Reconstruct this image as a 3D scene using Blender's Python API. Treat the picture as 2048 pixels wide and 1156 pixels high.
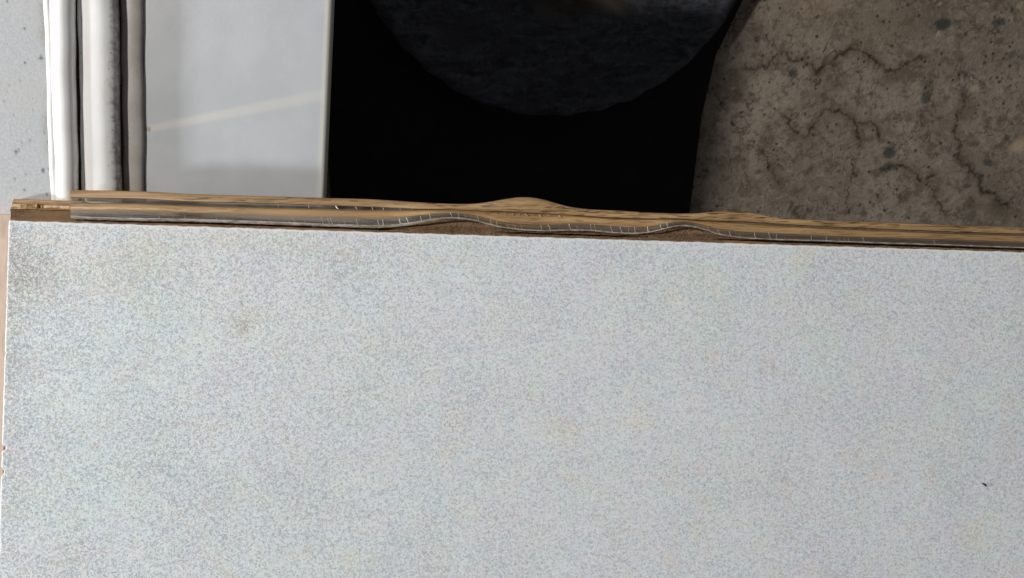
import bpy, bmesh, math, random
import numpy as np
from mathutils import Vector, Matrix

random.seed(7)
RNG = np.random.default_rng(7)
for o in list(bpy.data.objects):
    bpy.data.objects.remove(o)
S = bpy.context.scene
C = S.collection

# ------------------------------------------------------------------ camera
CAM_H = 0.80                      # camera height above the concrete floor (m)
TILT = math.radians(13.8)         # the phone leans back a little from straight down
FPX = 1550.0                      # focal length in pixels of a 2048 px wide picture
CAM = Vector((0.0, 0.0, CAM_H))
V_R = Vector((1, 0, 0))
V_U = Vector((0, math.cos(TILT), -math.sin(TILT)))
V_F = Vector((0, -math.sin(TILT), -math.cos(TILT)))
cd = bpy.data.cameras.new('camera')
cam = bpy.data.objects.new('camera', cd)
C.objects.link(cam)
cam.matrix_world = Matrix.Translation(CAM) @ Matrix((V_R, V_U, -V_F)).transposed().to_4x4()
cd.sensor_width = 36.0
cd.lens = 36.0 * FPX / 2048.0
cd.clip_start = 0.01
cd.clip_end = 50
cd.dof.use_dof = True
cd.dof.focus_distance = 0.405
cd.dof.aperture_fstop = 26
S.camera = cam

# ------------------------------------------------------------------ world and lamps
W = bpy.data.worlds.new('World')
S.world = W
W.use_nodes = True
bg = W.node_tree.nodes['Background']
bg.inputs['Color'].default_value = (0.92, 0.95, 1.0, 1)
bg.inputs['Strength'].default_value = 0.115

def area(name, loc, target, sx, sy, power, col):
    l = bpy.data.lights.new(name, 'AREA')
    l.shape = 'RECTANGLE'
    l.size = sx
    l.size_y = sy
    l.energy = power
    l.color = col
    o = bpy.data.objects.new(name, l)
    C.objects.link(o)
    o.location = loc
    d = Vector(target) - Vector(loc)
    o.rotation_euler = d.to_track_quat('-Z', 'Y').to_euler()
    return o

# a wide bright opening low on the left, and a small strong lamp higher on the same side
area('window_light', (-1.80, -0.34, 0.82), (0.05, 0.0, 0.40), 0.16, 0.14, 37, (0.90, 0.96, 1.0))
area('key_light', (-1.72, 0.80, 2.40), (0.05, 0.10, 0.30), 0.17, 0.17, 55, (1.0, 0.965, 0.92))

S.view_settings.view_transform = 'Standard'
S.view_settings.look = 'None'
S.view_settings.exposure = 0.0
S.view_settings.gamma = 1.0
S.view_settings.use_curve_mapping = False
S.render.engine = 'CYCLES'
S.cycles.transparent_max_bounces = 16

# ------------------------------------------------------------------ helpers
def at(px, py, z):
    """the point at height z that lies behind a picture position (2048 px wide picture)"""
    d = V_R * ((px - 1024.0) / FPX) + V_U * ((578.0 - py) / FPX) + V_F
    t = (z - CAM_H) / d.z
    return CAM + d * t

def mesh_obj(name, verts, faces, mat=None, parent=None, smooth=False):
    me = bpy.data.meshes.new(name)
    me.from_pydata([tuple(v) for v in verts], [], faces)
    bm = bmesh.new()
    bm.from_mesh(me)
    bmesh.ops.recalc_face_normals(bm, faces=bm.faces)
    bm.to_mesh(me)
    bm.free()
    if smooth:
        me.polygons.foreach_set('use_smooth', [True] * len(me.polygons))
    me.update()
    if mat:
        me.materials.append(mat)
    o = bpy.data.objects.new(name, me)
    C.objects.link(o)
    if parent:
        o.parent = parent
    return o

def loft(name, rows, mat, parent=None, closed=True, smooth=True, sharp=None):
    """rows: list of cross-sections (lists of points); closed cross-sections get end caps"""
    n = len(rows[0])
    vs = [p for r in rows for p in r]
    fs = []
    for i in range(len(rows) - 1):
        for j in range(n if closed else n - 1):
            a = i * n + j
            b = i * n + (j + 1) % n
            fs.append((a, b, b + n, a + n))
    if closed:
        fs.append(tuple(range(n)))
        k = (len(rows) - 1) * n
        fs.append(tuple(k + j for j in range(n)))
    o = mesh_obj(name, vs, fs, mat, parent, smooth)
    if smooth:
        o.data.set_sharp_from_angle(angle=math.radians(sharp or 40))
    return o

def empty(name, loc, label, cat, group=None):
    o = bpy.data.objects.new(name, None)
    C.objects.link(o)
    o.location = loc
    o.empty_display_size = 0.02
    tag(o, label, cat, group)
    return o

def tag(o, label, cat, group=None):
    o['label'] = label
    o['category'] = cat
    if group:
        o['group'] = group

def adopt(child, parent):
    """parent without moving the child"""
    child.parent = parent
    child.matrix_parent_inverse = Matrix.Translation(-Vector(parent.location))

class Mat:
    """a tiny node-graph builder"""
    def __init__(self, name, rough=0.6, spec=0.4):
        self.m = bpy.data.materials.new(name)
        self.m.use_nodes = True
        self.t = self.m.node_tree
        self.b = self.t.nodes['Principled BSDF']
        self.b.inputs['Roughness'].default_value = rough
        self.b.inputs['Specular IOR Level'].default_value = spec
        tc = self.node('ShaderNodeTexCoord').outputs['Object']
        mp = self.node('ShaderNodeMapping')
        mp.inputs['Location'].default_value = (13.371, 7.317, 3.713)   # keep clear of the noise lattice planes
        self.t.links.new(tc, mp.inputs['Vector'])
        self.co = mp.outputs['Vector']
    def node(self, kind, **kw):
        n = self.t.nodes.new(kind)
        for k, v in kw.items():
            setattr(n, k, v)
        return n
    def put(self, sock, v):
        if isinstance(v, bpy.types.NodeSocket):
            self.t.links.new(v, sock)
        elif isinstance(v, (tuple, list)) and len(v) == 3 and sock.type == 'RGBA':
            sock.default_value = (*v, 1)
        else:
            sock.default_value = v
    def scaled(self, s, rot=(0, 0, 0), off=(0, 0, 0)):
        n = self.node('ShaderNodeMapping')
        self.put(n.inputs['Vector'], self.co)
        n.inputs['Scale'].default_value = s
        n.inputs['Rotation'].default_value = rot
        n.inputs['Location'].default_value = off
        return n.outputs['Vector']
    def noise(self, scale, detail=2, rough=0.5, vec=None, dist=0.0, color=False):
        n = self.node('ShaderNodeTexNoise')
        self.put(n.inputs['Vector'], vec if vec is not None else self.co)
        n.inputs['Scale'].default_value = scale
        n.inputs['Detail'].default_value = detail
        n.inputs['Roughness'].default_value = rough
        n.inputs['Distortion'].default_value = dist
        return n.outputs['Color' if color else 'Fac']
    def voronoi(self, scale, vec=None, feature='F1'):
        n = self.node('ShaderNodeTexVoronoi', feature=feature)
        self.put(n.inputs['Vector'], vec if vec is not None else self.co)
        n.inputs['Scale'].default_value = scale
        return n.outputs
    def rng(self, v, a, b, c=0.0, d=1.0):
        n = self.node('ShaderNodeMapRange')
        n.interpolation_type = 'SMOOTHSTEP'
        self.put(n.inputs[0], v)
        for i, x in enumerate((a, b, c, d)):
            n.inputs[i + 1].default_value = x
        return n.outputs[0]
    def math(self, op, a, b=0.0):
        n = self.node('ShaderNodeMath', operation=op)
        self.put(n.inputs[0], a)
        self.put(n.inputs[1], b)
        return n.outputs[0]
    def mix(self, f, a, b, mode='MIX'):
        n = self.node('ShaderNodeMix', data_type='RGBA', blend_type=mode)
        self.put(n.inputs[0], f)
        self.put(n.inputs[6], a)
        self.put(n.inputs[7], b)
        return n.outputs[2]
    def attr(self, name):
        n = self.node('ShaderNodeAttribute')
        n.attribute_name = name
        return n.outputs['Fac']
    def color(self, c):
        self.put(self.b.inputs['Base Color'], c)
    def bump(self, h, strength, dist):
        n = self.node('ShaderNodeBump')
        n.inputs['Strength'].default_value = strength
        n.inputs['Distance'].default_value = dist
        self.put(n.inputs['Height'], h)
        self.put(self.b.inputs['Normal'], n.outputs['Normal'])

def float_attr(o, name, vals):
    a = o.data.attributes.new(name, 'FLOAT', 'POINT')
    a.data.foreach_set('value', np.asarray(vals, dtype=np.float32))

def seg_dist(P, A, B):
    d = B - A
    t = np.clip(((P - A) @ d) / max(1e-12, d @ d), 0, 1)
    return np.linalg.norm(P - (A + t[:, None] * d), axis=1)

# ------------------------------------------------------------------ materials
def backing_material():
    m = Mat('speckled_backing', 0.55, 0.3)
    warp = m.noise(260, 2, 0.5, color=True)
    v = m.mix(0.0012, m.co, warp, 'ADD')
    fine = m.noise(1280, 3, 0.64, vec=v, dist=0.8)
    mid = m.noise(600, 2, 0.55, vec=v, dist=0.5)
    slow = m.noise(28, 3, 0.55)
    dirt = m.attr('dirt')
    left = m.attr('coarse')
    # where the dark flecks start: more of them in the dirt and towards the left
    f = m.math('ADD', m.math('MULTIPLY', fine, 0.66), m.math('MULTIPLY', mid, 0.34))
    f = m.math('ADD', f, m.math('MULTIPLY', m.math('SUBTRACT', slow, 0.5), -0.09))
    f = m.math('SUBTRACT', f, m.math('MULTIPLY', dirt, 0.055))
    f = m.math('SUBTRACT', f, m.math('MULTIPLY', left, 0.012))
    fleck = m.rng(f, 0.565, 0.375)
    amount = m.math('ADD', 0.68, m.math('MULTIPLY', left, 0.26))
    fleck = m.math('MULTIPLY', fleck, amount)
    # pale grey ground with faint green, blue, lilac and sand clouds
    base = m.mix(m.rng(m.noise(16, 3, 0.6), 0.40, 0.66), (0.72, 0.748, 0.768), (0.71, 0.754, 0.758))
    base = m.mix(m.rng(m.noise(21, 3, 0.6, vec=m.scaled((1, 1, 1), off=(3, 1, 0))), 0.48, 0.68, 0, 0.8), base, (0.73, 0.73, 0.77))
    base = m.mix(m.rng(m.noise(34, 3, 0.6, vec=m.scaled((1, 1, 1), off=(7, 4, 2))), 0.57, 0.74, 0, 0.7), base, (0.755, 0.715, 0.64))
    base = m.mix(m.rng(m.noise(62, 2, 0.6, vec=m.scaled((1, 1, 1), off=(1, 9, 2))), 0.66, 0.78, 0, 0.5), base, (0.78, 0.65, 0.60))
    base = m.mix(m.math('MULTIPLY', m.attr('green'), 0.75), base, (0.65, 0.73, 0.735))
    base = m.mix(m.math('MULTIPLY', m.attr('sand'), 0.8), base, (0.68, 0.66, 0.55))
    tint = m.noise(150, 3, 0.65, vec=m.scaled((1, 1, 1), off=(4, 8, 3)), color=True)
    base = m.mix(0.085, base, m.mix(1.0, base, m.mix(1.0, tint, (1.95, 1.95, 1.95), 'MULTIPLY'), 'MULTIPLY'))
    tint2 = m.noise(42, 3, 0.6, vec=m.scaled((1, 1, 1), off=(8, 2, 6)), color=True)
    base = m.mix(0.06, base, m.mix(1.0, base, m.mix(1.0, tint2, (1.98, 1.98, 1.98), 'MULTIPLY'), 'MULTIPLY'))
    dark = m.mix(m.rng(m.noise(120, 2), 0.4, 0.62), (0.31, 0.34, 0.375), (0.37, 0.355, 0.345))
    dark = m.mix(m.rng(dirt, 0.2, 1.0), dark, (0.26, 0.235, 0.21))
    col = m.mix(fleck, base, dark)
    glint = m.rng(m.noise(900, 1, 0.5, vec=m.scaled((1, 1, 1), off=(2, 2, 5))), 0.60, 0.72, 0, 0.45)
    col = m.mix(glint, col, (0.84, 0.86, 0.87))
    col = m.mix(m.attr('rim'), col, (0.84, 0.82, 0.80))
    m.color(col)
    m.bump(f, 0.35, 0.0006)
    return m.m

def wood_material(name, c1, c2, pore, pores=1.0, rough=0.55, spec=0.35):
    m = Mat(name, rough, spec)
    gr = m.noise(1, 3, 0.6, vec=m.scaled((16, 520, 420)))
    fine = m.noise(1, 3, 0.6, vec=m.scaled((60, 1900, 1500)))
    col = m.mix(m.rng(gr, 0.34, 0.66), c1, c2)
    col = m.mix(m.rng(m.noise(14, 2), 0.45, 0.7, 0, 0.45), col, tuple(x * 0.72 for x in c1))
    col = m.mix(m.rng(fine, 0.60, 0.72, 0, 0.35), col, pore)
    p = m.noise(1, 1.5, 0.5, vec=m.scaled((95, 1900, 1000), off=(2.1, 0.4, 0.9)))
    p2 = m.noise(9, 1, vec=m.scaled((1, 6, 1)))
    pm = m.math('MULTIPLY', m.rng(p, 0.555, 0.61), m.rng(p2, 0.40, 0.48))
    col = m.mix(m.math('MULTIPLY', pm, 0.85 * pores), col, pore)
    m.color(col)
    m.bump(m.math('SUBTRACT', gr, m.math('MULTIPLY', pm, 0.8)), 0.4, 0.0004)
    return m.m

def core_material():
    m = Mat('fibre_core', 0.85, 0.15)
    n = m.noise(900, 3, 0.65)
    g = m.noise(1, 3, 0.6, vec=m.scaled((40, 700, 600)))
    col = m.mix(m.rng(n, 0.35, 0.68), (0.115, 0.070, 0.042), (0.28, 0.178, 0.102))
    col = m.mix(m.rng(g, 0.5, 0.72, 0, 0.6), col, (0.11, 0.062, 0.036))
    col = m.mix(m.rng(m.noise(30, 2), 0.5, 0.7, 0, 0.6), col, (0.32, 0.20, 0.105))
    m.color(col)
    m.bump(n, 0.7, 0.0006)
    return m.m

def clear_material():
    m = Mat('clear_plastic', 0.12, 0.5)
    t = m.t
    out = t.nodes['Material Output']
    tr = m.node('ShaderNodeBsdfTransparent')
    tr.inputs['Color'].default_value = (0.94, 0.93, 0.91, 1)
    gl = m.node('ShaderNodeBsdfGlossy')
    gl.inputs['Roughness'].default_value = 0.14
    df = m.node('ShaderNodeBsdfDiffuse')
    df.inputs['Color'].default_value = (0.55, 0.46, 0.36, 1)
    haze = m.node('ShaderNodeMixShader')
    m.put(haze.inputs[0], m.rng(m.noise(1, 3, 0.6, vec=m.scaled((70, 300, 300))), 0.35, 0.75, 0.02, 0.13))
    t.links.new(tr.outputs[0], haze.inputs[1])
    t.links.new(df.outputs[0], haze.inputs[2])
    fr = m.node('ShaderNodeFresnel')
    fr.inputs['IOR'].default_value = 1.46
    bn = m.node('ShaderNodeBump')
    bn.inputs['Strength'].default_value = 0.25
    bn.inputs['Distance'].default_value = 0.0005
    m.put(bn.inputs['Height'], m.noise(1, 2, vec=m.scaled((60, 220, 220))))
    t.links.new(bn.outputs[0], gl.inputs['Normal'])
    mx = m.node('ShaderNodeMixShader')
    m.put(mx.inputs[0], m.math('MULTIPLY', fr.outputs[0], 0.6))
    t.links.new(haze.outputs[0], mx.inputs[1])
    t.links.new(gl.outputs[0], mx.inputs[2])
    t.links.new(mx.outputs[0], out.inputs['Surface'])
    return m.m

def cut_edge_material():
    m = Mat('sawn_plastic_edge', 0.4, 0.4)
    n = m.noise(1, 3, 0.6, vec=m.scaled((240, 900, 900)))
    m.color(m.mix(m.rng(n, 0.36, 0.66), (0.20, 0.17, 0.145), (0.44, 0.395, 0.35)))
    m.bump(n, 0.5, 0.0004)
    return m.m

def crack_material():
    m = Mat('whitened_crack', 0.5, 0.4)
    m.color((0.84, 0.80, 0.74))
    return m.m

def paint_material(name='old_white_paint', c1=(0.84, 0.83, 0.80), c2=(0.88, 0.875, 0.86)):
    """old white paint: cream in places, brown grime in the grooves and in specks"""
    m = Mat(name, 0.38, 0.45)
    g = m.attr('grime')
    n = m.noise(240, 4, 0.65)
    n2 = m.noise(55, 3, 0.6)
    col = m.mix(m.rng(n2, 0.35, 0.7), c1, c2)
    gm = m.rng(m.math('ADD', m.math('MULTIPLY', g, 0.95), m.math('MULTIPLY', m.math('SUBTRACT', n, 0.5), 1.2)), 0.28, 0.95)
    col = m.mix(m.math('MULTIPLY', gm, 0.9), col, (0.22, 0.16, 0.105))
    fl = m.rng(m.noise(420, 2, 0.6, vec=m.scaled((1, 0.55, 1))), 0.66, 0.74)
    fl = m.math('MULTIPLY', fl, m.rng(g, 0.10, 0.5))
    col = m.mix(fl, col, (0.085, 0.065, 0.045))
    m.color(col)
    m.bump(m.math('ADD', n, m.math('MULTIPLY', m.noise(1300, 2), 0.5)), 0.12, 0.0005)
    return m.m

def panel_material():
    m = Mat('white_panel_enamel', 0.32, 0.45)
    n2 = m.noise(40, 3, 0.6)
    g = m.attr('grime')
    col = m.mix(m.rng(n2, 0.35, 0.7), (0.46, 0.47, 0.485), (0.50, 0.51, 0.525))
    col = m.mix(m.math('MULTIPLY', m.attr('streak'), 0.75), col, (0.66, 0.63, 0.57))
    n = m.noise(330, 3, 0.65)
    gm = m.rng(m.math('ADD', g, m.math('MULTIPLY', m.math('SUBTRACT', n, 0.5), 1.4)), 0.35, 1.0)
    col = m.mix(m.math('MULTIPLY', gm, 0.75), col, (0.30, 0.22, 0.15))
    fl = m.math('MULTIPLY', m.rng(m.noise(520, 2, 0.6, vec=m.scaled((1, 0.5, 1), off=(4, 2, 0))), 0.71, 0.77), m.rng(g, 0.03, 0.2))
    col = m.mix(fl, col, (0.22, 0.18, 0.15))
    col = m.mix(m.math('MULTIPLY', m.attr('yellow'), 0.8), col, (0.68, 0.66, 0.56))
    m.color(col)
    m.bump(m.noise(900, 3, 0.6), 0.10, 0.0004)
    return m.m

def sill_material():
    m = Mat('grey_cast_stone', 0.6, 0.35)
    n = m.noise(700, 3, 0.65)
    slow = m.noise(45, 3, 0.55)
    col = m.mix(m.rng(n, 0.30, 0.72), (0.41, 0.415, 0.425), (0.49, 0.495, 0.505))
    col = m.mix(m.rng(slow, 0.45, 0.72, 0, 0.5), col, (0.47, 0.46, 0.44))
    pit = m.rng(m.noise(360, 2, 0.6, vec=m.scaled((1, 1, 1), off=(3, 2, 1))), 0.70, 0.76)
    col = m.mix(m.math('MULTIPLY', pit, 0.6), col, (0.20, 0.19, 0.19))
    g = m.attr('grime')
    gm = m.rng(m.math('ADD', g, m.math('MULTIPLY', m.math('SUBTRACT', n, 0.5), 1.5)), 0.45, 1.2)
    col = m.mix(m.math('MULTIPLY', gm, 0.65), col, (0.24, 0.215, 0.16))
    col = m.mix(m.math('MULTIPLY', m.attr('tan'), 0.85), col, (0.60, 0.47, 0.40))
    col = m.mix(m.attr('dot'), col, (0.055, 0.055, 0.06))
    m.color(col)
    m.bump(n, 0.3, 0.0004)
    return m.m

def concrete_material():
    m = Mat('old_concrete', 0.85, 0.2)
    n = m.noise(420, 4, 0.65)
    mid = m.noise(75, 4, 0.6)
    slow = m.noise(11, 3, 0.55)
    col = m.mix(m.rng(slow, 0.35, 0.68), (0.225, 0.195, 0.162), (0.30, 0.262, 0.222))
    col = m.mix(m.rng(mid, 0.47, 0.66, 0, 0.75), col, (0.12, 0.10, 0.078))
    mot = m.noise(150, 3, 0.6, vec=m.scaled((1, 1, 1), off=(2, 6, 1)), dist=0.8)
    col = m.mix(m.rng(mot, 0.54, 0.66, 0, 0.6), col, (0.11, 0.09, 0.07))
    col = m.mix(m.rng(mot, 0.46, 0.34, 0, 0.5), col, (0.35, 0.315, 0.27))
    ct = m.math('ABSOLUTE', m.math('SUBTRACT', m.noise(24, 4, 0.62, vec=m.scaled((1, 1, 1), off=(9, 3, 4)), dist=0.5), 0.53))
    vein = m.math('MULTIPLY', m.rng(ct, 0.016, 0.002), m.rng(m.noise(30, 2, vec=m.scaled((1, 1, 1), off=(6, 1, 2))), 0.48, 0.60))
    col = m.mix(m.math('MULTIPLY', vein, 0.75), col, (0.07, 0.055, 0.042))
    col = m.mix(m.rng(n, 0.52, 0.75, 0, 0.35), col, (0.12, 0.10, 0.08))
    col = m.mix(m.rng(n, 0.46, 0.26, 0, 0.35), col, (0.37, 0.33, 0.28))
    v = m.voronoi(150)
    ag = m.math('MULTIPLY', m.rng(v['Distance'], 0.30, 0.14), m.rng(m.noise(60, 1, vec=m.scaled((1, 1, 1), off=(5, 5, 0))), 0.52, 0.62))
    col = m.mix(m.math('MULTIPLY', ag, 0.85), col, (0.06, 0.052, 0.044))
    v2 = m.voronoi(210, vec=m.scaled((1, 1, 1), off=(0.3, 0.7, 0)))
    ag2 = m.math('MULTIPLY', m.rng(v2['Distance'], 0.22, 0.10), m.rng(m.noise(48, 1, vec=m.scaled((1, 1, 1), off=(1, 8, 0))), 0.60, 0.68))
    col = m.mix(m.math('MULTIPLY', ag2, 0.6), col, (0.42, 0.37, 0.30))
    col = m.mix(m.attr('warm'), col, (0.33, 0.235, 0.15))
    col = m.mix(m.attr('stain'), col, (0.105, 0.085, 0.062))
    col = m.mix(m.attr('crack'), col, (0.040, 0.030, 0.022))
    col = m.mix(m.attr('stone'), col, (0.045, 0.052, 0.048))
    col = m.mix(m.attr('pale'), col, (0.46, 0.37, 0.28))
    col = m.mix(1.0, col, (0.95, 0.92, 0.875), 'MULTIPLY')
    m.color(col)
    m.bump(m.math('SUBTRACT', m.math('ADD', n, mid), m.math('MULTIPLY', ag, 0.8)), 0.8, 0.0016)
    return m.m

def lid_material(dusty):
    m = Mat('dusty_black_plastic' if dusty else 'black_plastic', 0.7, 0.2)
    n = m.noise(38, 4, 0.6, dist=0.6)
    f = m.noise(240, 4, 0.7)
    if dusty:
        sc = m.noise(1, 4, 0.7, vec=m.scaled((30, 85, 1), off=(1, 2, 0)), dist=1.2)
        blue = m.mix(m.rng(m.math('ADD', m.math('MULTIPLY', f, 0.4), m.math('MULTIPLY', sc, 0.6)), 0.38, 0.66), (0.016, 0.0165, 0.020), (0.082, 0.086, 0.102))
        blue = m.mix(m.rng(n, 0.42, 0.66, 0, 0.8), blue, (0.040, 0.041, 0.048))
        brown = m.mix(m.rng(n, 0.4, 0.65), (0.040, 0.031, 0.025), (0.070, 0.058, 0.049))
        mud = m.rng(m.math('ADD', m.attr('mud'), m.math('MULTIPLY', m.math('SUBTRACT', n, 0.5), 0.7)), 0.35, 0.65)
        m.color(m.mix(mud, blue, brown))
    else:
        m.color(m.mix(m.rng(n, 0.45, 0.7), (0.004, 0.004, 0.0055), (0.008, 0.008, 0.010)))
    m.bump(m.math('ADD', n, f), 0.25, 0.0012)
    return m.m

M_BACK = backing_material()
M_OAK = wood_material('oak_veneer', (0.31, 0.185, 0.082), (0.50, 0.325, 0.160), (0.075, 0.04, 0.018), 1.0)
M_OAK2 = wood_material('smooth_oak_veneer', (0.39, 0.235, 0.108), (0.51, 0.325, 0.155), (0.16, 0.088, 0.040), 0.6, 0.38, 0.4)
M_CORE = core_material()
M_CLEAR = clear_material()
M_CUT = cut_edge_material()
M_CRACK = crack_material()
M_PAINT = paint_material()
M_DINGY = paint_material('dingy_grey_paint', (0.34, 0.315, 0.285), (0.41, 0.385, 0.355))
M_PANEL = panel_material()
M_SILL = sill_material()
M_CONC = concrete_material()
M_DUST = lid_material(True)
M_BLACK = lid_material(False)

# ------------------------------------------------------------------ heights (m above the concrete)
Z_BOARD = 0.410                   # speckled backing, facing up
Z_SILL = 0.3938                   # stone sill that carries the board
Z_PANEL = 0.382

# ------------------------------------------------------------------ concrete floor
def build_floor():
    cs = 708.0 / 1819.0           # picture pixels per pixel of the tracing enlargement
    def fl(zx, zy):
        p = at(1340 + zx * cs, zy * cs, 0.0)
        return np.array((p.x, p.y))
    a, b = at(1330, -20, 0), at(2070, 490, 0)
    x0, x1, y0, y1 = a.x, max(b.x, at(2070, -20, 0).x), b.y, a.y
    st = 0.0008
    xs = np.concatenate(([-1.6, -0.8, -0.3, 0.0], np.arange(x0, x1, st), [x1 + 0.1, 1.0, 1.8]))
    ys = np.concatenate(([-1.6, -0.8, -0.3, y0 - 0.05], np.arange(y0, y1, st), [y1 + 0.05, 0.8, 1.6]))
    X, Y = np.meshgrid(xs, ys)
    P = np.stack((X.ravel(), Y.ravel()), 1)
    N = len(P)
    # hand-made wobble so that traced lines do not look drawn
    def wob(s, seed):
        r = np.random.default_rng(seed)
        out = np.zeros(N)
        for k in range(10):
            ang = r.uniform(0, 6.283)
            fr = s * r.uniform(0.5, 2.2)
            out += np.sin((P[:, 0] * math.cos(ang) + P[:, 1] * math.sin(ang)) * fr + r.uniform(0, 6.283))
        return out / 10 ** 0.5
    Q = P + 0.0007 * np.stack((wob(900, 1), wob(900, 2)), 1) + 0.00025 * np.stack((wob(2600, 3), wob(2600, 4)), 1)
    lines = [
        (1.0, [(385, 355), (450, 352), (505, 350), (525, 310), (560, 275), (590, 265), (610, 295), (650, 310), (700, 325), (740, 345), (760, 375)]),
        (1.1, [(760, 375), (800, 335), (850, 305), (900, 275), (940, 240), (990, 265), (1030, 300), (1070, 330), (1110, 360), (1160, 370), (1190, 330), (1260, 310), (1320, 300)]),
        (0.8, [(745, 350), (755, 400), (750, 460)]),
        (0.45, [(490, 740), (485, 690), (520, 640), (590, 590)]),
        (1.0, [(590, 590), (620, 620), (640, 680), (690, 710), (715, 690), (740, 640), (770, 595), (810, 560), (870, 565), (920, 600), (955, 640), (1000, 635), (1040, 630), (1070, 670), (1080, 700)]),
        (1.0, [(955, 640), (970, 690), (975, 750)]),
        (0.9, [(490, 740), (500, 820), (515, 880), (545, 920), (565, 950)]),
        (1.1, [(1090, 870), (1140, 850), (1200, 850), (1250, 880), (1280, 920), (1330, 940), (1360, 900)]),
        (1.4, [(1490, 760), (1510, 850), (1560, 890), (1600, 930), (1620, 990), (1680, 1030), (1740, 1060)]),
        (0.7, [(1340, 400), (1350, 460), (1340, 520), (1370, 580)]),
        (0.9, [(1500, 480), (1520, 540), (1480, 620), (1460, 680), (1500, 760)]),
        (0.9, [(1340, 960), (1380, 1040), (1420, 1110)]),
        (0.5, [(270, 690), (290, 760), (320, 880)]),
        (0.5, [(930, 910), (920, 980), (915, 1060)]),
    ]
    crack = np.zeros(N)
    halo = np.zeros(N)
    wv = 0.5 + 0.5 * np.tanh(1.3 * wob(420, 9))
    wv2 = 0.5 + 0.5 * np.tanh(1.5 * wob(300, 21) + 0.5)
    for w, pts in lines:
        q = [fl(*p) for p in pts]
        for rnd in range(3):                       # jagged, like a real break
            q2 = [q[0]]
            for A, B in zip(q[:-1], q[1:]):
                dv = B - A
                q2 += [(A + B) / 2 + np.array((-dv[1], dv[0])) * RNG.uniform(-0.26, 0.26), B]
            q = q2
        for A, B in zip(q[:-1], q[1:]):
            lo, hi = np.minimum(A, B) - 0.014, np.maximum(A, B) + 0.014
            k = np.where(np.all((P > lo) & (P < hi), axis=1))[0]
            d = seg_dist(Q[k], A, B)
            ww = 0.0010 * w * (0.40 + 1.1 * wv[k])
            crack[k] = np.maximum(crack[k], np.exp(-(d / ww) ** 1.5) * min(1, 0.42 + 0.45 * w) * (0.45 + 0.55 * wv2[k]))
            halo[k] = np.maximum(halo[k], np.exp(-(d / 0.0060) ** 2) * 0.5 * w)
    stone = np.zeros(N)
    stain = halo
    pale = np.zeros(N)
    def blob(arr, zx, zy, r, amp, soft=0.35, squash=1.0, rot=0.0):
        c = fl(zx, zy)
        R = r * cs * 0.00051
        k = np.where(np.abs(P - c).max(1) < R * 2.6)[0]
        d = Q[k] - c
        ca, sa = math.cos(rot), math.sin(rot)
        u = d[:, 0] * ca + d[:, 1] * sa
        v = (-d[:, 0] * sa + d[:, 1] * ca) / squash
        rr = np.hypot(u, v) / R
        arr[k] = np.maximum(arr[k], amp / (1 + np.exp((rr - 1) / (soft * 0.35))))
    for zx, zy, r, a, sq, ro in [(635, 380, 24, .75, .9, 0), (1405, 125, 38, .9, .8, .4), (1690, 115, 34, .8, .5, .1), (1320, 500, 36, .75, .7, 1.4),
                         (1130, 785, 32, .85, .9, 0), (1115, 862, 32, .6, .7, .6), (1565, 740, 30, .6, .5, .1), (1640, 840, 30, .75, .55, -.5),
                         (715, 880, 26, .55, .45, .9), (1735, 710, 14, .7, 1, 0), (850, 335, 13, .7, 1, 0), (755, 90, 10, .7, 1, 0),
                         (1530, 955, 17, .6, .6, 0), (265, 535, 12, .7, 1, 0), (450, 205, 12, .6, 1, 0), (1760, 280, 26, .5, .7, .5),
                         (865, 880, 8, .6, 1, 0), (1370, 800, 12, .5, 1, 0), (1525, 175, 10, .7, 1, 0), (1290, 350, 16, .5, .8, 0)]:
        blob(stone, zx, zy, r, a, 0.3, sq, ro)
    for zx, zy, r, a, sq, ro in [(1140, 390, 62, .8, .6, .3), (320, 460, 58, .75, 1, 0), (1520, 560, 60, .7, .8, 1), (1700, 1070, 70, .85, .7, -.4),
                         (1215, 1000, 38, .6, .8, 0), (1130, 680, 36, .6, .5, -.4), (820, 440, 50, .35, .8, 0), (1330, 330, 90, .4, .6, 0),
                         (300, 860, 90, .4, .8, 1), (1250, 110, 150, .45, .6, 0), (1650, 970, 110, .45, .8, -.6), (700, 480, 26, .4, .8, 0),
                         (820, 760, 22, .45, .4, -1.1), (510, 720, 30, .5, .8, 0), (440, 960, 40, .35, .9, 0), (1080, 1025, 22, .5, .9, 0),
                         (270, 720, 24, .6, .6, 1.2), (800, 1020, 20, .4, .8, 0), (1410, 620, 60, .4, .8, 0), (1560, 1060, 80, .4, .6, 0)]:
        blob(stain, zx, zy, r, a, 0.9, sq, ro)
    for zx, zy, r, a in [(1790, 750, 40, .85), (1570, 455, 22, .7), (545, 545, 12, .6), (1380, 175, 13, .9), (1235, 740, 10, .6), (1385, 20, 10, .6),
                         (320, 455, 14, .45), (1800, 30, 22, .6), (925, 35, 14, .5), (1020, 500, 10, .5), (1385, 830, 12, .5)]:
        blob(pale, zx, zy, r, a, 0.45, 0.8, 0.5)
    warm = np.zeros(N)
    blob(warm, 760, 10, 150, .40, 1.2, .6)
    blob(warm, 1050, 90, 200, .16, 1.2, .6)
    Z = -0.0016 * crack - 0.0008 * stone + 0.0004 * wob(140, 11) * ((P[:, 0] > x0) & (P[:, 1] > y0))
    nx, ny = len(xs), len(ys)
    I = np.arange(nx * ny).reshape(ny, nx)
    F = np.stack((I[:-1, :-1], I[:-1, 1:], I[1:, 1:], I[1:, :-1]), -1).reshape(-1, 4)
    me = bpy.data.meshes.new('concrete_floor')
    me.vertices.add(N)
    me.vertices.foreach_set('co', np.column_stack((P, Z)).ravel())
    me.loops.add(len(F) * 4)
    me.loops.foreach_set('vertex_index', F.ravel())
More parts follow.
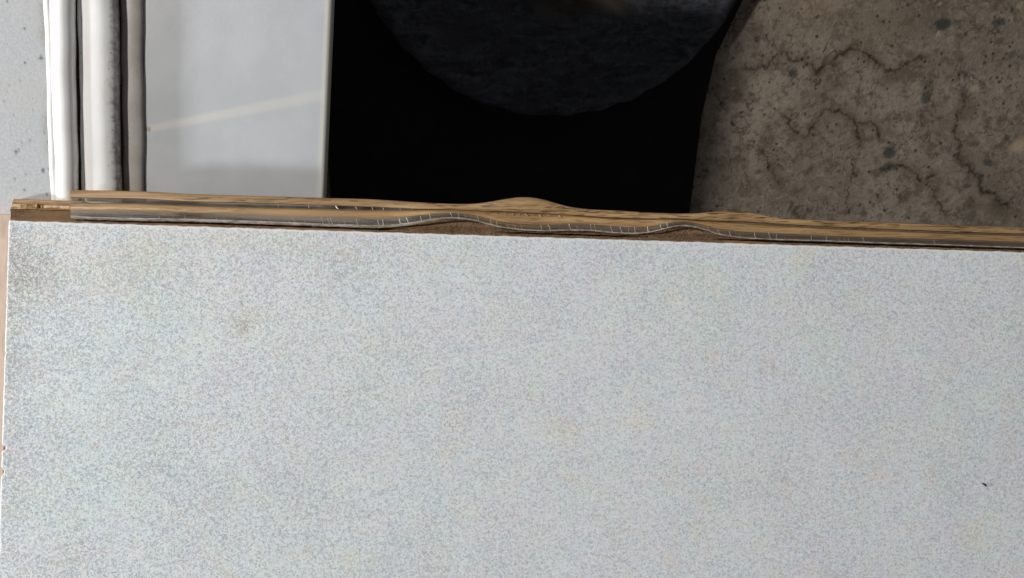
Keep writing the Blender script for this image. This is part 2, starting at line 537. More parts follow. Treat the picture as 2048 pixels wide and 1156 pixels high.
    me.polygons.add(len(F))
    me.polygons.foreach_set('loop_start', np.arange(0, len(F) * 4, 4))
    me.polygons.foreach_set('use_smooth', [True] * len(F))
    me.update(calc_edges=True)
    me.materials.append(M_CONC)
    o = bpy.data.objects.new('concrete_floor', me)
    C.objects.link(o)
    o['kind'] = 'structure'
    o['label'] = 'cracked brown-grey concrete floor with dark stains'
    for n_, v_ in (('crack', crack), ('stain', np.clip(stain, 0, .9)), ('stone', stone), ('pale', pale), ('warm', warm)):
        float_attr(o, n_, v_)
    return o
floor = build_floor()

# ------------------------------------------------------------------ things that run up the picture on the left
PY = [-650 + 40 * i for i in range(13)] + [-130 + 17 * i for i in range(40)]            # from above the frame to well under the board
def lin(x0, x390, py):
    return x0 + (x390 - x0) * py / 390.0

def strip_rows(profile):
    """profile: list of (px at py 0, px at py 390, z)"""
    return [[at(lin(a, b, py), py, z) for a, b, z in profile] for py in PY]

# stone sill: carries the left end of the board
sill_base = at(-60, 600, 0.0)
def build_sill():
    nx, ny = 150, 330
    pys = np.concatenate((np.linspace(-650, -130, 10), np.linspace(-120, 1330, ny - 10)))
    vs, g, tan, dot = [], [], [], []
    dots = [(14, 2, 2.0), (59, 37, 1.8), (49, 56, 2.4), (35, 105, 1.4), (82, 116, 4.2), (50, 126, 2.2), (40, 160, 2.0), (18, 172, 1.2),
            (32, 304, 3.4), (37.5, 300, 2.4), (60, 282, 2.3), (44, 286, 1.8), (88, 264, 2.2), (86, 341, 3.6), (98, 340, 1.8), (52, 347, 1.6),
            (30, 359, 2.2), (49, 380, 1.9), (95, 286, 1.5), (21, 374, 1.3), (94, 388, 2.2), (8, 202, 1.2), (66, 222, 1.1), (27, 231, 1.2)]
    right = lambda py: lin(88, 103, py)
    for py in pys:
        r = right(py)
        for k in range(nx):
            px = -330 + (r + 330) * (k / (nx - 1)) ** 0.55
            p = at(px, py, Z_SILL)
            vs.append(p)
            dd = r - px
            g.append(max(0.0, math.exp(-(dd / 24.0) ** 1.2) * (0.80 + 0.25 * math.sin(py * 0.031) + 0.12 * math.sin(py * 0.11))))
            tan.append(0.85 * min(1.0, max(0.0, (py - 380 - 1.2 * px) / 85.0)))
            d = 0.0
            for dx, dy, rr in dots:
                if abs(px - dx) < 9 and abs(py - dy) < 9:
                    d = max(d, 0.85 / (1 + math.exp((math.hypot(px - dx, (py - dy)) - rr) / 0.45)))
            dot.append(d)
    fs = []
    for i in range(ny - 1):
        for k in range(nx - 1):
            a = i * nx + k
            fs.append((a, a + 1, a + nx + 1, a + nx))
    top = len(vs)
    ring = [k for k in range(nx)] + [i * nx + nx - 1 for i in range(1, ny)] + [(ny - 1) * nx + k for k in range(nx - 2, -1, -1)] + [i * nx for i in range(ny - 2, 0, -1)]
    for k in ring:
        vs.append(Vector((vs[k].x, vs[k].y, 0.0)))
    n = len(ring)
    for j in range(n):
        fs.append((ring[j], ring[(j + 1) % n], top + (j + 1) % n, top + j))
    o = mesh_obj('stone_sill', vs, fs, M_SILL)
    tag(o, 'pale grey stone sill with dark pits, left of the white mouldings', 'sill')
    o['kind'] = 'thing'
    ex = len(vs) - top
    float_attr(o, 'grime', g + [0.3] * ex)
    float_attr(o, 'tan', tan + [0.5] * ex)
    float_attr(o, 'dot', dot + [0.0] * ex)
    return o
build_sill()

frame = empty('door_frame', at(300, 200, 0.0), 'white painted frame with rounded mouldings and a flat panel, above the concrete', 'frame')
frame['kind'] = 'thing'

def moulding(a, b, zl, zp, tp, zr, name, grime, n=22, mat=None):  # grime: on the second moulding it also paints in the bead's shaded side
    """a lopsided bead; a, b: (px at 0, px at 390) of its two sides; zl, zp, zr: heights of left side, crest (at tp) and right side"""
    prof = []
    zb = min(zl, zr)
    for i in range(n + 1):
        t = i / n
        if t < tp:
            z = zl + (zp - zl) * math.sqrt(max(0, 1 - ((tp - t) / tp) ** 2))
        else:
            z = zr + (zp - zr) * math.sqrt(max(0, 1 - ((t - tp) / (1 - tp)) ** 2.3))
        prof.append((a[0] + (b[0] - a[0]) * t, a[1] + (b[1] - a[1]) * t, z))
    prof += [(b[0], b[1], zb - 0.012), (a[0], a[1], zb - 0.012)]
    rows = strip_rows(prof)
    for r, py in zip(rows, PY):                    # slight hand-made waviness
        for p in r:
            p.x += 0.00022 * math.sin(py * 0.021 + a[0]) + 0.00012 * math.sin(py * 0.057 + 2 * a[0])
    o = loft(name, rows, mat or M_PAINT, None, True, True, 50)
    g = []
    for py in PY:
        for i in range(n + 1):
            g.append(max(0.0, grime(i / n, py)))
        g += [1.0, 1.0]
    float_attr(o, 'grime', g)
    adopt(o, frame)
    return o

moulding((87, 101), (100, 113), 0.3938, 0.3945, 0.5, 0.3936, 'caulk_bead', lambda t, py: 0.26 * (1 - t) + 0.05 + 0.12 * math.sin(py * 0.07) * (t < 0.5), 8)
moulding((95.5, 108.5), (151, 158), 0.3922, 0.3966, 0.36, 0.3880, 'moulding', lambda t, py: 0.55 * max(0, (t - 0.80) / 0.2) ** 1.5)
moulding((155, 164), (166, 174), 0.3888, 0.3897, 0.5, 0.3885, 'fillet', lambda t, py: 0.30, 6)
moulding((163, 170), (238, 244), 0.3902, 0.3930, 0.30, 0.3852, 'moulding', lambda t, py: 0.80 * max(0, (t - 0.50) / 0.5) ** 0.9 + 0.08 * max(0, 0.1 - t) * 10)  # browner right half: grime plus the bead's shaded side painted in
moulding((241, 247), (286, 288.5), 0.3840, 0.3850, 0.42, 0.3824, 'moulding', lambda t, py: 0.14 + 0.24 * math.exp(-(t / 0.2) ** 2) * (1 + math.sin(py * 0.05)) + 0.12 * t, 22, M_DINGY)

# carcass under the beads, dark with dirt in the grooves
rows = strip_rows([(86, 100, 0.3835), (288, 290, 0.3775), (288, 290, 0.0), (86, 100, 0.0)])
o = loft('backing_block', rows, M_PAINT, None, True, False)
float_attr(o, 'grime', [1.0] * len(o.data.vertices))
adopt(o, frame)

def build_panel():
    cols = [(286, 289, Z_PANEL)] + [(286 + (655 - 286) * t, 289 + (640 - 289) * t, Z_PANEL) for t in np.linspace(0.004, 1, 90)]
    for i in range(1, 9):                         # the rounded right edge
        an = i / 8 * math.pi / 2
        cols.append((655 + 11 * math.sin(an), 640 + 9.5 * math.sin(an), Z_PANEL - 0.0022 * (1 - math.cos(an))))
    nt = len(cols)
    cols += [(660, 645, Z_PANEL - 0.006), (286, 289, Z_PANEL - 0.006)]
    pys = np.concatenate((np.linspace(-650, -130, 10), np.linspace(-120, 533, 170)))
    rows = []
    for py in pys:
        row = [at(lin(a, b, py), py, z) for a, b, z in cols[:nt]]
        e, f = row[-1], row[0]
        row += [Vector((e.x, e.y, Z_PANEL - 0.006)), Vector((f.x, f.y, Z_PANEL - 0.006))]
        rows.append(row)
    o = loft('panel', rows, M_PANEL, None, True, True, 30)
    gr, stv, ye = [], [], []
    A, B = np.array((296., 258.)), np.array((655., 188.))
    for py in pys:
        for j, (a, b, z) in enumerate(cols):
            px = lin(a, b, py)
            near = math.exp(-((px - 288) / 14.0) ** 2) * 0.10
            spot = math.exp(-(((px - 296) / 9) ** 2 + ((py - 258) / 9) ** 2)) * 0.95
            side = 0.0
            gr.append(near + spot + side)
            d = float(seg_dist(np.array([[px, py]]), A, B)[0])
            t = max(0, min(1, (px - 296) / 360.0))
            w = 7 + 6 * t
            stv.append(math.exp(-(d / w) ** 4) * (0.75 - 0.35 * t) if j < nt else 0.0)
            ye.append(min(1, max(0, (px - lin(647, 631, py)) / 12.0)) if j < nt else 0.6)
    float_attr(o, 'grime', gr)
    float_attr(o, 'streak', stv)
    float_attr(o, 'yellow', ye)
    adopt(o, frame)
build_panel()

# ------------------------------------------------------------------ round lid in the shade, on an added black sheet that blackens the shaded floor
def build_lid():
    zt = 0.034
    c = at(1110, -203, zt)
    R = (at(1110, 232, zt) - c).length
    root = empty('round_lid', (c.x, c.y, 0.004), 'large round black lid with a dusty top, lying in deep shade', 'lid')
    n = 128
    # base disc with a raised edge
    prof = [(0.0, -0.004)] + [(R * k / 26 * 0.86, -0.004 + 0.0008 * math.sin(k)) for k in range(1, 27)] + [(R * 0.90, -0.0035), (R * 0.935, 0.0), (R * 0.965, 0.0012), (R * 0.99, -0.001), (R, -0.006)]
    vs = [Vector((0, 0, zt + prof[0][1] - 0.004))]
    mud = [1.0]
    for r, dz in prof[1:]:
        for k in range(n):
            a = 2 * math.pi * k / n
            jj = (0.0012 * math.sin(k * 1.7) + 0.0010 * math.sin(k * 4.3 + 1) + random.uniform(-0.001, 0.001)) * 0.45 if r > R * 0.9 else 0.0
            vs.append(Vector(((r + jj) * math.cos(a), (r + jj) * math.sin(a), zt + dz - 0.004 + 0.6 * jj)))
            ecc = math.hypot(r * math.cos(a) - R * 0.12, r * math.sin(a) - R * 0.14) / R
            mud.append(1.0 if ecc < 0.5 else max(0.0, 1 - (ecc - 0.5) / 0.32))
    fs = [(0, 1 + k, 1 + (k + 1) % n) for k in range(n)]
    for i in range(len(prof) - 2):
        for k in range(n):
            a = 1 + i * n + k
            b = 1 + i * n + (k + 1) % n
            fs.append((a, b, b + n, a + n))
    o = mesh_obj('top', vs, fs, M_DUST, root, True)
    float_attr(o, 'mud', mud)
    # short rolled skirt
    h = zt - 0.004
    prof = [(R * 0.999, h - 0.006), (R * 1.004, h - 0.010), (R * 1.004, h * 0.45), (R * 1.012, h * 0.36), (R * 1.022, h * 0.30), (R * 1.026, h * 0.15), (R * 1.022, 0.0), (R * 1.0, 0.0)]
    rows = [[Vector((r * math.cos(2 * math.pi * k / n), r * math.sin(2 * math.pi * k / n), z)) for r, z in prof] for k in range(n + 1)]
    loft('skirt', rows, M_BLACK, root, False, True, 60)
    return c, R
bc, bR = build_lid()

def build_shade_sheet():  # added black sheet standing in for floor shadow; right edge follows the shadow edge
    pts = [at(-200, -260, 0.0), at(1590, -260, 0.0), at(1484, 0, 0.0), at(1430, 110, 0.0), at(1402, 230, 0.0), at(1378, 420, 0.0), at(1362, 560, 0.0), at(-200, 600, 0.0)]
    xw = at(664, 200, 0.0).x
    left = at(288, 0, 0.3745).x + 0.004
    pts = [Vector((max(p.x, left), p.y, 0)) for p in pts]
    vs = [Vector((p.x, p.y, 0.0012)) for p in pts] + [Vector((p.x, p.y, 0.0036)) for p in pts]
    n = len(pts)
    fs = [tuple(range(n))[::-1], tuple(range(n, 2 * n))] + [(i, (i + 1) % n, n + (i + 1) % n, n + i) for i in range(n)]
    o = mesh_obj('shade_sheet', vs, fs, M_BLACK)
    tag(o, 'thin black sheet added under the round lid to blacken the shaded floor', 'mat')  # not a real mat, stands in for floor shadow
build_shade_sheet()

# ------------------------------------------------------------------ the board, lying face down on the sill
A0 = at(17, 441, Z_BOARD)
B0 = at(2048, 504.4, Z_BOARD)
UX = (B0 - A0).normalized()
UY = Vector((UX.y, -UX.x, math.tan(TILT))).normalized()   # into the board; it leans up towards the viewer
UN = UX.cross(UY)
if UN.z < 0:
    UN = -UN
LEN, WID = 0.72, 0.262
board = empty('oak_plank', at(17, 441, Z_SILL), 'upturned oak plank with pale speckled backing and a rippled, peeling edge', 'plank')
board['kind'] = 'thing'

def bp(u, v, z):
    return A0 + UX * u + UY * v + UN * (z - Z_BOARD)
def on_board(px, py, h):
    d = V_R * ((px - 1024.0) / FPX) + V_U * ((578.0 - py) / FPX) + V_F
    return CAM + d * ((A0 + UN * h - CAM).dot(UN) / d.dot(UN))
def px_of(p):
    d = p - CAM
    k = d.dot(V_F)
    return 1024 + FPX * d.dot(V_R) / k, 578 - FPX * d.dot(V_U) / k

def build_backing():
    us = np.concatenate(([0, 0.0006], np.linspace(0.0014, 0.06, 60), np.linspace(0.061, 0.58, 260), np.linspace(0.6, LEN, 8)))
    vsn = np.concatenate(([0, 0.0004, 0.0008], np.linspace(0.0016, WID - 0.001, 262), [WID]))
    notch = [(896, 6, 7.5, 5.5), (944, 8, 5.5, 3.0), (1090, 14, 2.6, 2.5), (612, 2, 1.5, 1.2), (705, 2.5, 2, 1.2), (770, 2, 1.6, 1.2)]
    vs, dirt, rim, coarse, green, sand = [], [], [], [], [], []
    def gb(x, y, cx, cy, rx, ry):
        return math.exp(-(((x - cx) / rx) ** 2 + ((y - cy) / ry) ** 2))
    for v in vsn:
        for u in us:
            p = bp(u, v, Z_BOARD)
            x, y = px_of(p)
            off = 0.0
            for (ny, nh, nd, _) in notch:
                dd = abs(y - ny) / nh
                if dd < 1.15 and u < 0.012:
                    off = max(off, nd * 0.00026 * max(0.0, 1 - max(0, dd - 0.55) / 0.6))
            fade = max(0.0, 1 - u / 0.012)
            edge = 0.00005 * (math.sin(y * 0.33) + math.sin(y * 0.117 + 1)) * fade
            topw = 0.00010 * (math.sin(x * 0.21) + math.sin(x * 0.083 + 2)) * max(0, 1 - v / 0.004)
            z = Z_BOARD
            if v < 0.0002 or u < 0.0002:
                z -= 0.00035
            vs.append(bp(u + off * fade + edge, v + topw, z))
            dirt.append(0.62 * gb(x, y, 60, 540, 55, 75) + 0.5 * gb(x, y, 20, 640, 40, 260) + 0.75 * gb(x, y, 488, 662, 17, 15) + 0.35 * gb(x, y, 478, 640, 34, 26)
                        + 0.55 * gb(x, y, 105, 548, 7, 4) + 0.35 * gb(x, y, 95, 520, 22, 12) + 0.3 * gb(x, y, 15, 1000, 40, 200) + 0.28 * gb(x, y, 250, 560, 120, 60) + 0.25 * gb(x, y, 960, 800, 90, 50))
            r_ = max(0.0, 1 - v / 0.0012) if v < 0.0012 else 0.0
            if u < 0.0009:
                r_ = max(r_, 0.3)
            rim.append(min(1, r_ * 1.2))
            coarse.append(max(0.0, 1 - x / 1150.0))
            green.append(0.8 * gb(x, y, 180, 800, 190, 200) + 0.7 * gb(x, y, 160, 1000, 230, 120) + 0.35 * gb(x, y, 330, 650, 130, 70) + 0.3 * gb(x, y, 700, 1000, 300, 200))
            sand.append(0.55 * gb(x, y, 230, 540, 130, 45) + 0.6 * gb(x, y, 300, 500, 70, 36) + 0.6 * gb(x, y, 440, 480, 70, 22) + 0.55 * gb(x, y, 486, 650, 26, 26)
                        + 0.35 * gb(x, y, 600, 490, 80, 26) + 0.3 * gb(x, y, 90, 590, 40, 40))
    nu, nv = len(us), len(vsn)
    fs = [(i * nu + k, i * nu + k + 1, (i + 1) * nu + k + 1, (i + 1) * nu + k) for i in range(nv - 1) for k in range(nu - 1)]
    ring = list(range(nu)) + [i * nu + nu - 1 for i in range(1, nv)] + [(nv - 1) * nu + k for k in range(nu - 2, -1, -1)] + [i * nu for i in range(nv - 2, 0, -1)]
    t0 = len(vs)
    for k in ring:
        vs.append(vs[k] - UN * 0.0014)
    n = len(ring)
    fs += [(ring[j], ring[(j + 1) % n], t0 + (j + 1) % n, t0 + j) for j in range(n)]
    o = mesh_obj('backing_sheet', vs, fs, M_BACK)
    for nm, a in (('dirt', dirt), ('rim', rim), ('coarse', coarse), ('green', green), ('sand', sand)):
        float_attr(o, nm, np.clip(np.array(a + [0.0 if nm != 'rim' else 0.5] * n), 0, 1))
    o['label'] = 'pale grey speckled backing sheet'
    adopt(o, board)
build_backing()

# fibre core: body under the backing plus the ledge that sticks out along the top edge
def build_core():
    zc = Z_BOARD - 0.0014
    rows = []
    r = random.Random(3)
    n = 380
    for i in range(n + 1):
        u = 0.0001 + (LEN - 0.0008) * i / n
        j = 0.00022 * math.sin(i * 0.9) + r.uniform(-0.00016, 0.00016)
        k = r.uniform(-0.00012, 0.00012)
        w = 0.0066 if u < 0.0325 else 0.0094
        xp = px_of(bp(u, 0, Z_BOARD))[0]
        hump = max(math.exp(-((xp - 905) / 110) ** 4), math.exp(-((xp - 1365) / 85) ** 4))
        sl = 0.0 if u < 0.0325 else 1.0 - hump
        sh = 1.0 if i == 0 else 0.0
        rows.append([bp(u, WID - 0.001, zc), bp(u, 0.0003, zc), bp(u, -0.0011 + j * 0.5, zc - 0.0006), bp(u - 0.0006 * sh, -0.0012 + j, zc - 0.0008 - 0.0052 * sl + k), bp(u - 0.0007 * sh, -0.0012 - 0.0011 * sl - 0.0002 + j, zc - 0.0010 - 0.0052 * sl + k),
                     bp(u - 0.0014 * sh, -0.0024 + j * 0.5, zc - 0.0024 + 0.0002 * sl), bp(u - 0.0032 * sh, -0.0045 + j, zc - 0.0050 + k), bp(u - 0.0042 * sh, -w + 0.0004 + j * 0.6, zc - 0.0060), bp(u - 0.0042 * sh, -w, zc - 0.0068), bp(u - 0.0042 * sh, -w, Z_BOARD - 0.0125), bp(u, WID - 0.001, Z_BOARD - 0.0125)])
    o = loft('core', rows, M_CORE, None, True, True, 30)
    o['label'] = 'rough brown fibre core'
    adopt(o, board)
build_core()

# bared tongue at the left end, two steps of torn wood
def build_tongue():
    rows = []
    r = random.Random(11)
    n = 60
    for i in range(n + 1):
        u = -0.0040 + 0.0356 * i / n
        torn = 0.0010 * max(0, math.sin(i * 0.16) ** 2) * (1 if i < 26 else 0.15) + r.uniform(-0.00022, 0.00022) * (1 if i < 26 else 0.4)
        dent = 0.0016 if 22 < i < 60 else 0.0
        z = Z_BOARD - 0.0085
        rows.append([bp(u, -0.0066, z + 0.0014), bp(u, -0.0079, z - dent + torn), bp(u, -0.0092, z - dent + torn), bp(u, -0.0098 + torn * 0.3, z - 0.0003),
                     bp(u, -0.0116, z - 0.0008), bp(u, -0.0121, z - 0.0020), bp(u, -0.0121, Z_SILL + 0.0004), bp(u, -0.0066, Z_SILL + 0.0004)])
    o = loft('tongue', rows, M_OAK2, None, True, True, 30)
    o['label'] = 'torn bare oak tongue at the left end'
    adopt(o, board)
build_tongue()

# traced courses of the peeling layers: picture x -> picture y of each edge
def course(pts, lo, hi, sig=13):
    xs = np.arange(lo, hi + 1, 1.0)
    p = np.array(pts, float)
    e = np.concatenate((xs[0] - np.arange(60, 0, -1), xs, xs[-1] + np.arange(1, 61)))
    y = np.interp(e, p[:, 0], p[:, 1])
    s0, s1 = (p[1, 1] - p[0, 1]) / (p[1, 0] - p[0, 0]), (p[-1, 1] - p[-2, 1]) / (p[-1, 0] - p[-2, 0])
    y = np.where(e < p[0, 0], p[0, 1] + (e - p[0, 0]) * s0, y)
    y = np.where(e > p[-1, 0], p[-1, 1] + (e - p[-1, 0]) * s1, y)
    k = np.exp(-0.5 * (np.arange(-40, 41) / sig) ** 2)
    y = np.convolve(y, k / k.sum(), 'same')[60:-60]
    return lambda x: np.interp(x, xs, y)
LO, HI = 139, 2300
END = [(2048, 0), (2300, 0)]
out_top = course([(141, 380), (280, 382), (380, 388), (580, 393.6), (740, 398), (780, 400.5), (840, 405), (905, 407.6), (955, 407.5), (1000, 400), (1025, 395), (1055, 393.5), (1090, 399), (1120, 409), (1140, 414), (1180, 419), (1230, 421), (1300, 425), (1360, 427.5), (1400, 426), (1440, 421.5), (1465, 420.5), (1490, 422), (1520, 428), (1570, 437), (1650, 441), (1750, 443.5), (1900, 450), (2048, 455), (2300, 463)], LO, HI, 11)
out_bot = course([(141, 395), (280, 397), (380, 403), (580, 408), (740, 413.5), (840, 418), (905, 419), (955, 422), (1000, 423.5), (1050, 425.5), (1090, 427.5), (1140, 429.5), (1180, 432.6), (1230, 436), (1300, 437.5), (1360, 438), (1400, 441), (1480, 443), (1520, 445.5), (1570, 448.4), (1650, 453), (1748, 457), (1900, 463.5), (2048, 468), (2300, 476)], LO, HI)
in_top = course([(141, 405), (280, 406.5), (380, 410.5), (580, 416), (740, 420.5), (780, 420), (840, 419.6), (905, 419.2), (955, 422.3), (1050, 426), (1140, 430), (1180, 433), (1230, 436.6), (1300, 438), (1360, 438.5), (1400, 441.8), (1480, 445), (1520, 448), (1570, 451), (1650, 456), (1748, 459.6), (1900, 466), (2048, 470.5), (2300, 479)], LO, HI)
cl_top = course([(141, 422), (280, 424.5), (400, 428.5), (580, 435), (740, 439), (780, 438.5), (840, 432), (870, 428), (905, 426.3), (930, 428), (955, 432), (1000, 444), (1050, 449.5), (1090, 450.5), (1140, 449), (1180, 449.5), (1230, 454), (1270, 456), (1300, 454), (1330, 448), (1360, 443), (1385, 445), (1400, 449), (1440, 459), (1480, 464), (1520, 466), (1570, 468.5), (1650, 472), (1748, 475.7), (1900, 480), (2048, 485), (2300, 493)], LO, HI, 9)
cl_bot = course([(141, 435), (240, 438), (400, 440.5), (580, 447), (740, 453), (780, 452.5), (840, 445), (870, 439), (905, 436.3), (930, 438), (955, 443), (1000, 455), (1050, 461.5), (1090, 463), (1140, 461.5), (1180, 461.5), (1230, 467), (1270, 468.5), (1300, 466), (1330, 458.5), (1360, 451.5), (1385, 453), (1400, 457), (1440, 470), (1480, 476.5), (1520, 479), (1570, 481), (1650, 483), (1748, 487), (1900, 491.5), (2048, 497), (2300, 505)], LO, HI, 9)
XS = np.concatenate((np.arange(141, 1700, 5.0), np.arange(1700, 2290, 15.0)))

D = lambda mm: Z_BOARD - mm / 1000.0
def ripple(x):
    """how far a layer lifts towards the eye where it bulges, mm"""
    return 1.0 * math.exp(-((x - 905) / 75) ** 2) + 0.8 * math.exp(-((x - 1365) / 60) ** 2)
def ripple_out(x):
    return 1.3 * math.exp(-((x - 1055) / 70) ** 2) + 0.9 * math.exp(-((x - 1465) / 70) ** 2)

def build_outer_oak():
    r = random.Random(5)
    rows = []
    for x in XS:
        l = ripple_out(x)
        a, b = float(out_bot(x)), float(out_top(x))
        j = 0.25 * math.sin(x * 0.05) + r.uniform(-0.12, 0.12)
        y = lambda t: a + (b - a) * t
        rows.append([at(x, y(0), D(9.6 - l)), at(x, y(0.06), D(9.2 - l)), at(x, y(0.45), D(9.4 - l)), at(x, y(0.82), D(10.0 - l)), at(x, y(0.95) + j * 0.5, D(10.5 - l)), at(x, y(1.0) + j * 0.4, D(11.3 - l)),
                     at(x, y(1.0) + 2.0, D(13.2)), at(x, y(0) + 1.0, D(13.2))])
    o = loft('oak_lip', rows, M_OAK, None, True, True, 35)
    o['label'] = 'outer oak lip bulging in two places'
    adopt(o, board)
build_outer_oak()

def build_inner_oak():
    rows = []
    for x in XS:
        l = ripple(x)
        bl = 1 / (1 + math.exp(-(x - 990) / 40.0)) * (1 - math.exp(-((x - 1362) / 62) ** 2))
        a, b = float(cl_top(x)) + 3.0, float(in_top(x))
        a0 = a + bl * max(0.0, float(cl_bot(x)) - 2.5 - a)
        y = lambda t: a + (b - a) * t
        rows.append([at(x, a0, D(7.7 - l)), at(x, y(0.02), D(7.6 - l)), at(x, y(0.25), D(7.3 - l)), at(x, y(0.6), D(7.6 - l)), at(x, y(0.86), D(8.5 - l)), at(x, y(1.0), D(10.2 - l)),
                     at(x, y(1.0) + 1.5, D(12.4)), at(x, a0 + 0.5, D(12.4))])
    o = loft('oak_layer', rows, M_OAK2, None, True, True, 35)
    o['label'] = 'smooth oak layer behind the clear plastic'
    adopt(o, board)
build_inner_oak()

def z_clear(t, x):
    return D(2.6 + 3.6 * t - 0.8 * ripple(x))

clear = None
def build_clear():
    global clear
    rows = []
    th = 0.7
    for x in XS:
        a, b = float(cl_bot(x)) - 2.4, float(cl_top(x)) - 1.5
        up = [at(x, a + (b - a) * t, z_clear(t, x) + 0.0003 * math.sin(t * math.pi)) for t in (0, 0.35, 0.7, 1)]
        dn = [at(x, a + (b - a) * t, z_clear(t, x) - th / 1000) for t in (1, 0.7, 0.35, 0)]
        rows.append(up + dn)
    clear = loft('clear_strip', rows, M_CLEAR, None, True, True, 50)
    clear['label'] = 'rippled strip of clear plastic crossed by white cracks'
    adopt(clear, board)
    # sawn edge of the strip, towards the board
    rows = []
    r = random.Random(9)
    for x in np.arange(141, 2290, 4.0):
        a = float(cl_bot(x))
        j = r.uniform(-0.35, 0.35) + 0.25 * math.sin(x * 0.11)
        ew = 3.4 if x < 740 else max(0.6, 3.4 - (x - 740) / 70)
        z = 1000 * (Z_BOARD - z_clear(0, x))
        rows.append([at(x, a - 2.6, D(z - 0.10)), at(x, a - 1.0 + j * 0.3, D(z - 0.25)), at(x, a + ew + j, D(z + 0.4)), at(x, a + ew + j, D(z + 1.2)), at(x, a - 2.4, D(z + 1.0))])
    o = loft('cut_edge', rows, M_CUT, None, True, True, 40)
    o.parent = clear
    # thin clear film bridging the slit between the two oak layers
    rows = []
    for x in np.arange(141, 870, 9.0):
        a, b = float(in_top(x)) + 1.2, float(out_bot(x)) - 1.0
        rows.append([at(x, a, D(9.3)), at(x, b, D(9.9)), at(x, b, D(10.4)), at(x, a, D(9.8))])
    o = loft('clear_film', rows, M_CLEAR, None, True, True, 40)
    adopt(o, board)
    return o
film = build_clear()
M_CRACK2 = M_CRACK.copy()
M_CRACK2.name = 'faint_crack'
M_CRACK2.node_tree.nodes['Principled BSDF'].inputs['Base Color'].default_value = (0.42, 0.35, 0.27, 1)

def crack(x, y0, y1, z0, z1, w, lean, parent, mat=None):
    """a white sliver lying on the plastic; y0 top, y1 bottom in the picture"""
    n = 4
    vs, fs = [], []
    for i in range(n + 1):
        t = i / n
        ww = w * (0.55 + 0.9 * t * (1 - t) * 2) * 0.5
        cx = x + lean * (t - 0.5) + 0.5 * math.sin(t * 5 + x)
        y = y0 + (y1 - y0) * t
        z = z0 + (z1 - z0) * t
        vs += [at(cx - ww, y, z + 0.00012), at(cx, y, z + 0.00030), at(cx + ww, y, z + 0.00012)]
        if i:
            k = 3 * (i - 1)
            fs += [(k, k + 1, k + 4, k + 3), (k + 1, k + 2, k + 5, k + 4)]
    m = len(vs)
    o = mesh_obj('crack', vs, fs, mat or M_CRACK)
    o.parent = parent
    return o

for x, w in [(318, .9), (345, .7), (370, .7), (433, .7), (520, .8), (538, .8), (577, .8), (588, 2.0), (609, .7), (645, 2.0), (657, 1.8), (663, 2.0), (690, 1.0), (714, 2.2), (757, 2.2), (766, 2.2), (800, 2.2), (815, 2.0), (842, 1.2), (860, 1.2), (903, 1.8), (917, 1.8), (931, 1.4),
             (956, 2.0), (982, 2.0), (994, 2.2), (1015, 1.2), (1029, 1.5), (1043, 1.2), (1083, 2.2), (1099, 2.4), (1140, 1.8), (1155, .9), (1182, 1.4), (1190, 1.2), (1223, 2.0), (1242, 2.2), (1258, 1.4),
             (1270, 2.0), (1296, 2.6), (1322, 1.4), (1335, 1.4), (1417, 1.2), (1437, 1.4), (1460, 2.4), (1480, 1.0), (1510, 2.2), (1539, 1.4), (1553, 1.4), (1623, 1.7), (1653, 1.6), (1678, 1.0), (1690, 1.0), (1697, 1.0), (1727, 1.5), (1869, 1.4)]:
    a, b = float(cl_bot(x)) - 2.4, float(cl_top(x)) - 1.5
    t0 = random.uniform(0.80, 1.0) if w > 1.1 else random.uniform(0.45, 0.8)
    crack(x, a + (b - a) * t0, a + 0.8, z_clear(t0, x), z_clear(0, x), w, random.uniform(2.0, 4.5), clear)
for x, w, ln in [(557, 1.0, 1), (618, 1.6, 1), (674, 4.0, 6), (713, 2.2, 3), (745, 2.0, 1), (767, 2.0, 3), (801, 1.8, 2), (825, 1.6, 1)]:
    crack(x, float(out_bot(x)) + 0.4, float(in_top(x)) - 0.2, D(9.3), D(8.9), w * 0.7, ln, film, None if x == 674 else M_CRACK2)
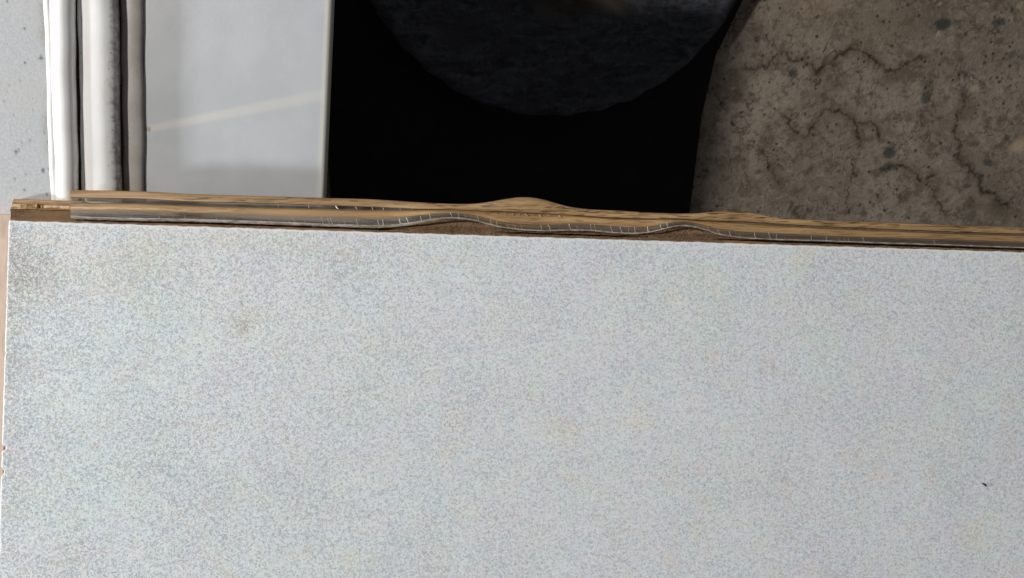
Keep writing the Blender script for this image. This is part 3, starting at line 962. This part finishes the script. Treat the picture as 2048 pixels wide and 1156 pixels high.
for x, w in [(993, 2.4), (1010, 3.0), (1026, 2.8), (1038, 2.6), (1053, 3.6), (1066, 2.6), (1080, 3.0), (1097, 3.4), (1120, 2.2)]:
    y = float(in_top(x))
    crack(x, y + 1.0, y + random.uniform(3.5, 6.0), D(7.9), D(7.2), w * random.uniform(0.5, 0.9), random.uniform(2, 5), film, M_CRACK2)

# ------------------------------------------------------------------ pale wedge that props the board up off the sill
def build_wedge():
    rows = []
    for k in range(31):
        v = 0.009 + 0.24 * k / 30
        lo = bp(0.017, v, Z_BOARD - 0.0127)
        l = bp(-0.045, v, Z_BOARD - 0.0127)
        zl = Z_SILL + 0.0002
        if k == 0:
            back = 0.012
            rows.append([Vector((q.x, q.y + back, zl + h_)) for q, h_ in ((l, 0.0002), (lo, 0.0002), (lo, 0), (l, 0))])
        rows.append([l, lo, Vector((lo.x, lo.y, zl)), Vector((l.x, l.y, zl))])
    m = Mat('bare_pine', 0.7, 0.2)
    g = m.noise(1, 3, 0.6, vec=m.scaled((420, 9, 300)))
    m.color(m.mix(m.rng(g, 0.35, 0.7), (0.62, 0.48, 0.40), (0.54, 0.41, 0.33)))
    m.bump(g, 0.2, 0.0004)
    o = loft('timber_wedge', rows, m.m, None, True, False)
    tag(o, 'pale pinkish timber wedge under the left edge of the plank', 'wedge')
build_wedge()

# ------------------------------------------------------------------ a dark crumb on the board
def build_crumb():
    pts = [(1963.5, 966.5, 0.2), (1966, 967, 1.2), (1968.5, 968.4, 1.7), (1971, 970.6, 1.6), (1973.4, 973.2, 0.4)]
    rows = []
    for x, y, r in pts:
        c = on_board(x, y, 0.0003)
        rr = r * 0.00026
        rows.append([c + Vector((rr * 0.7 * math.cos(a), rr * math.cos(a), rr * math.sin(a))) for a in [k * math.pi / 4 for k in range(8)]])
    m = Mat('dark_crumb', 0.7, 0.2)
    m.color(m.mix(m.noise(2000), (0.03, 0.018, 0.018), (0.08, 0.05, 0.05)))
    o = loft('crumb', rows, m.m)
    tag(o, 'tiny dark curved crumb lying on the speckled backing at far right', 'crumb')
build_crumb()
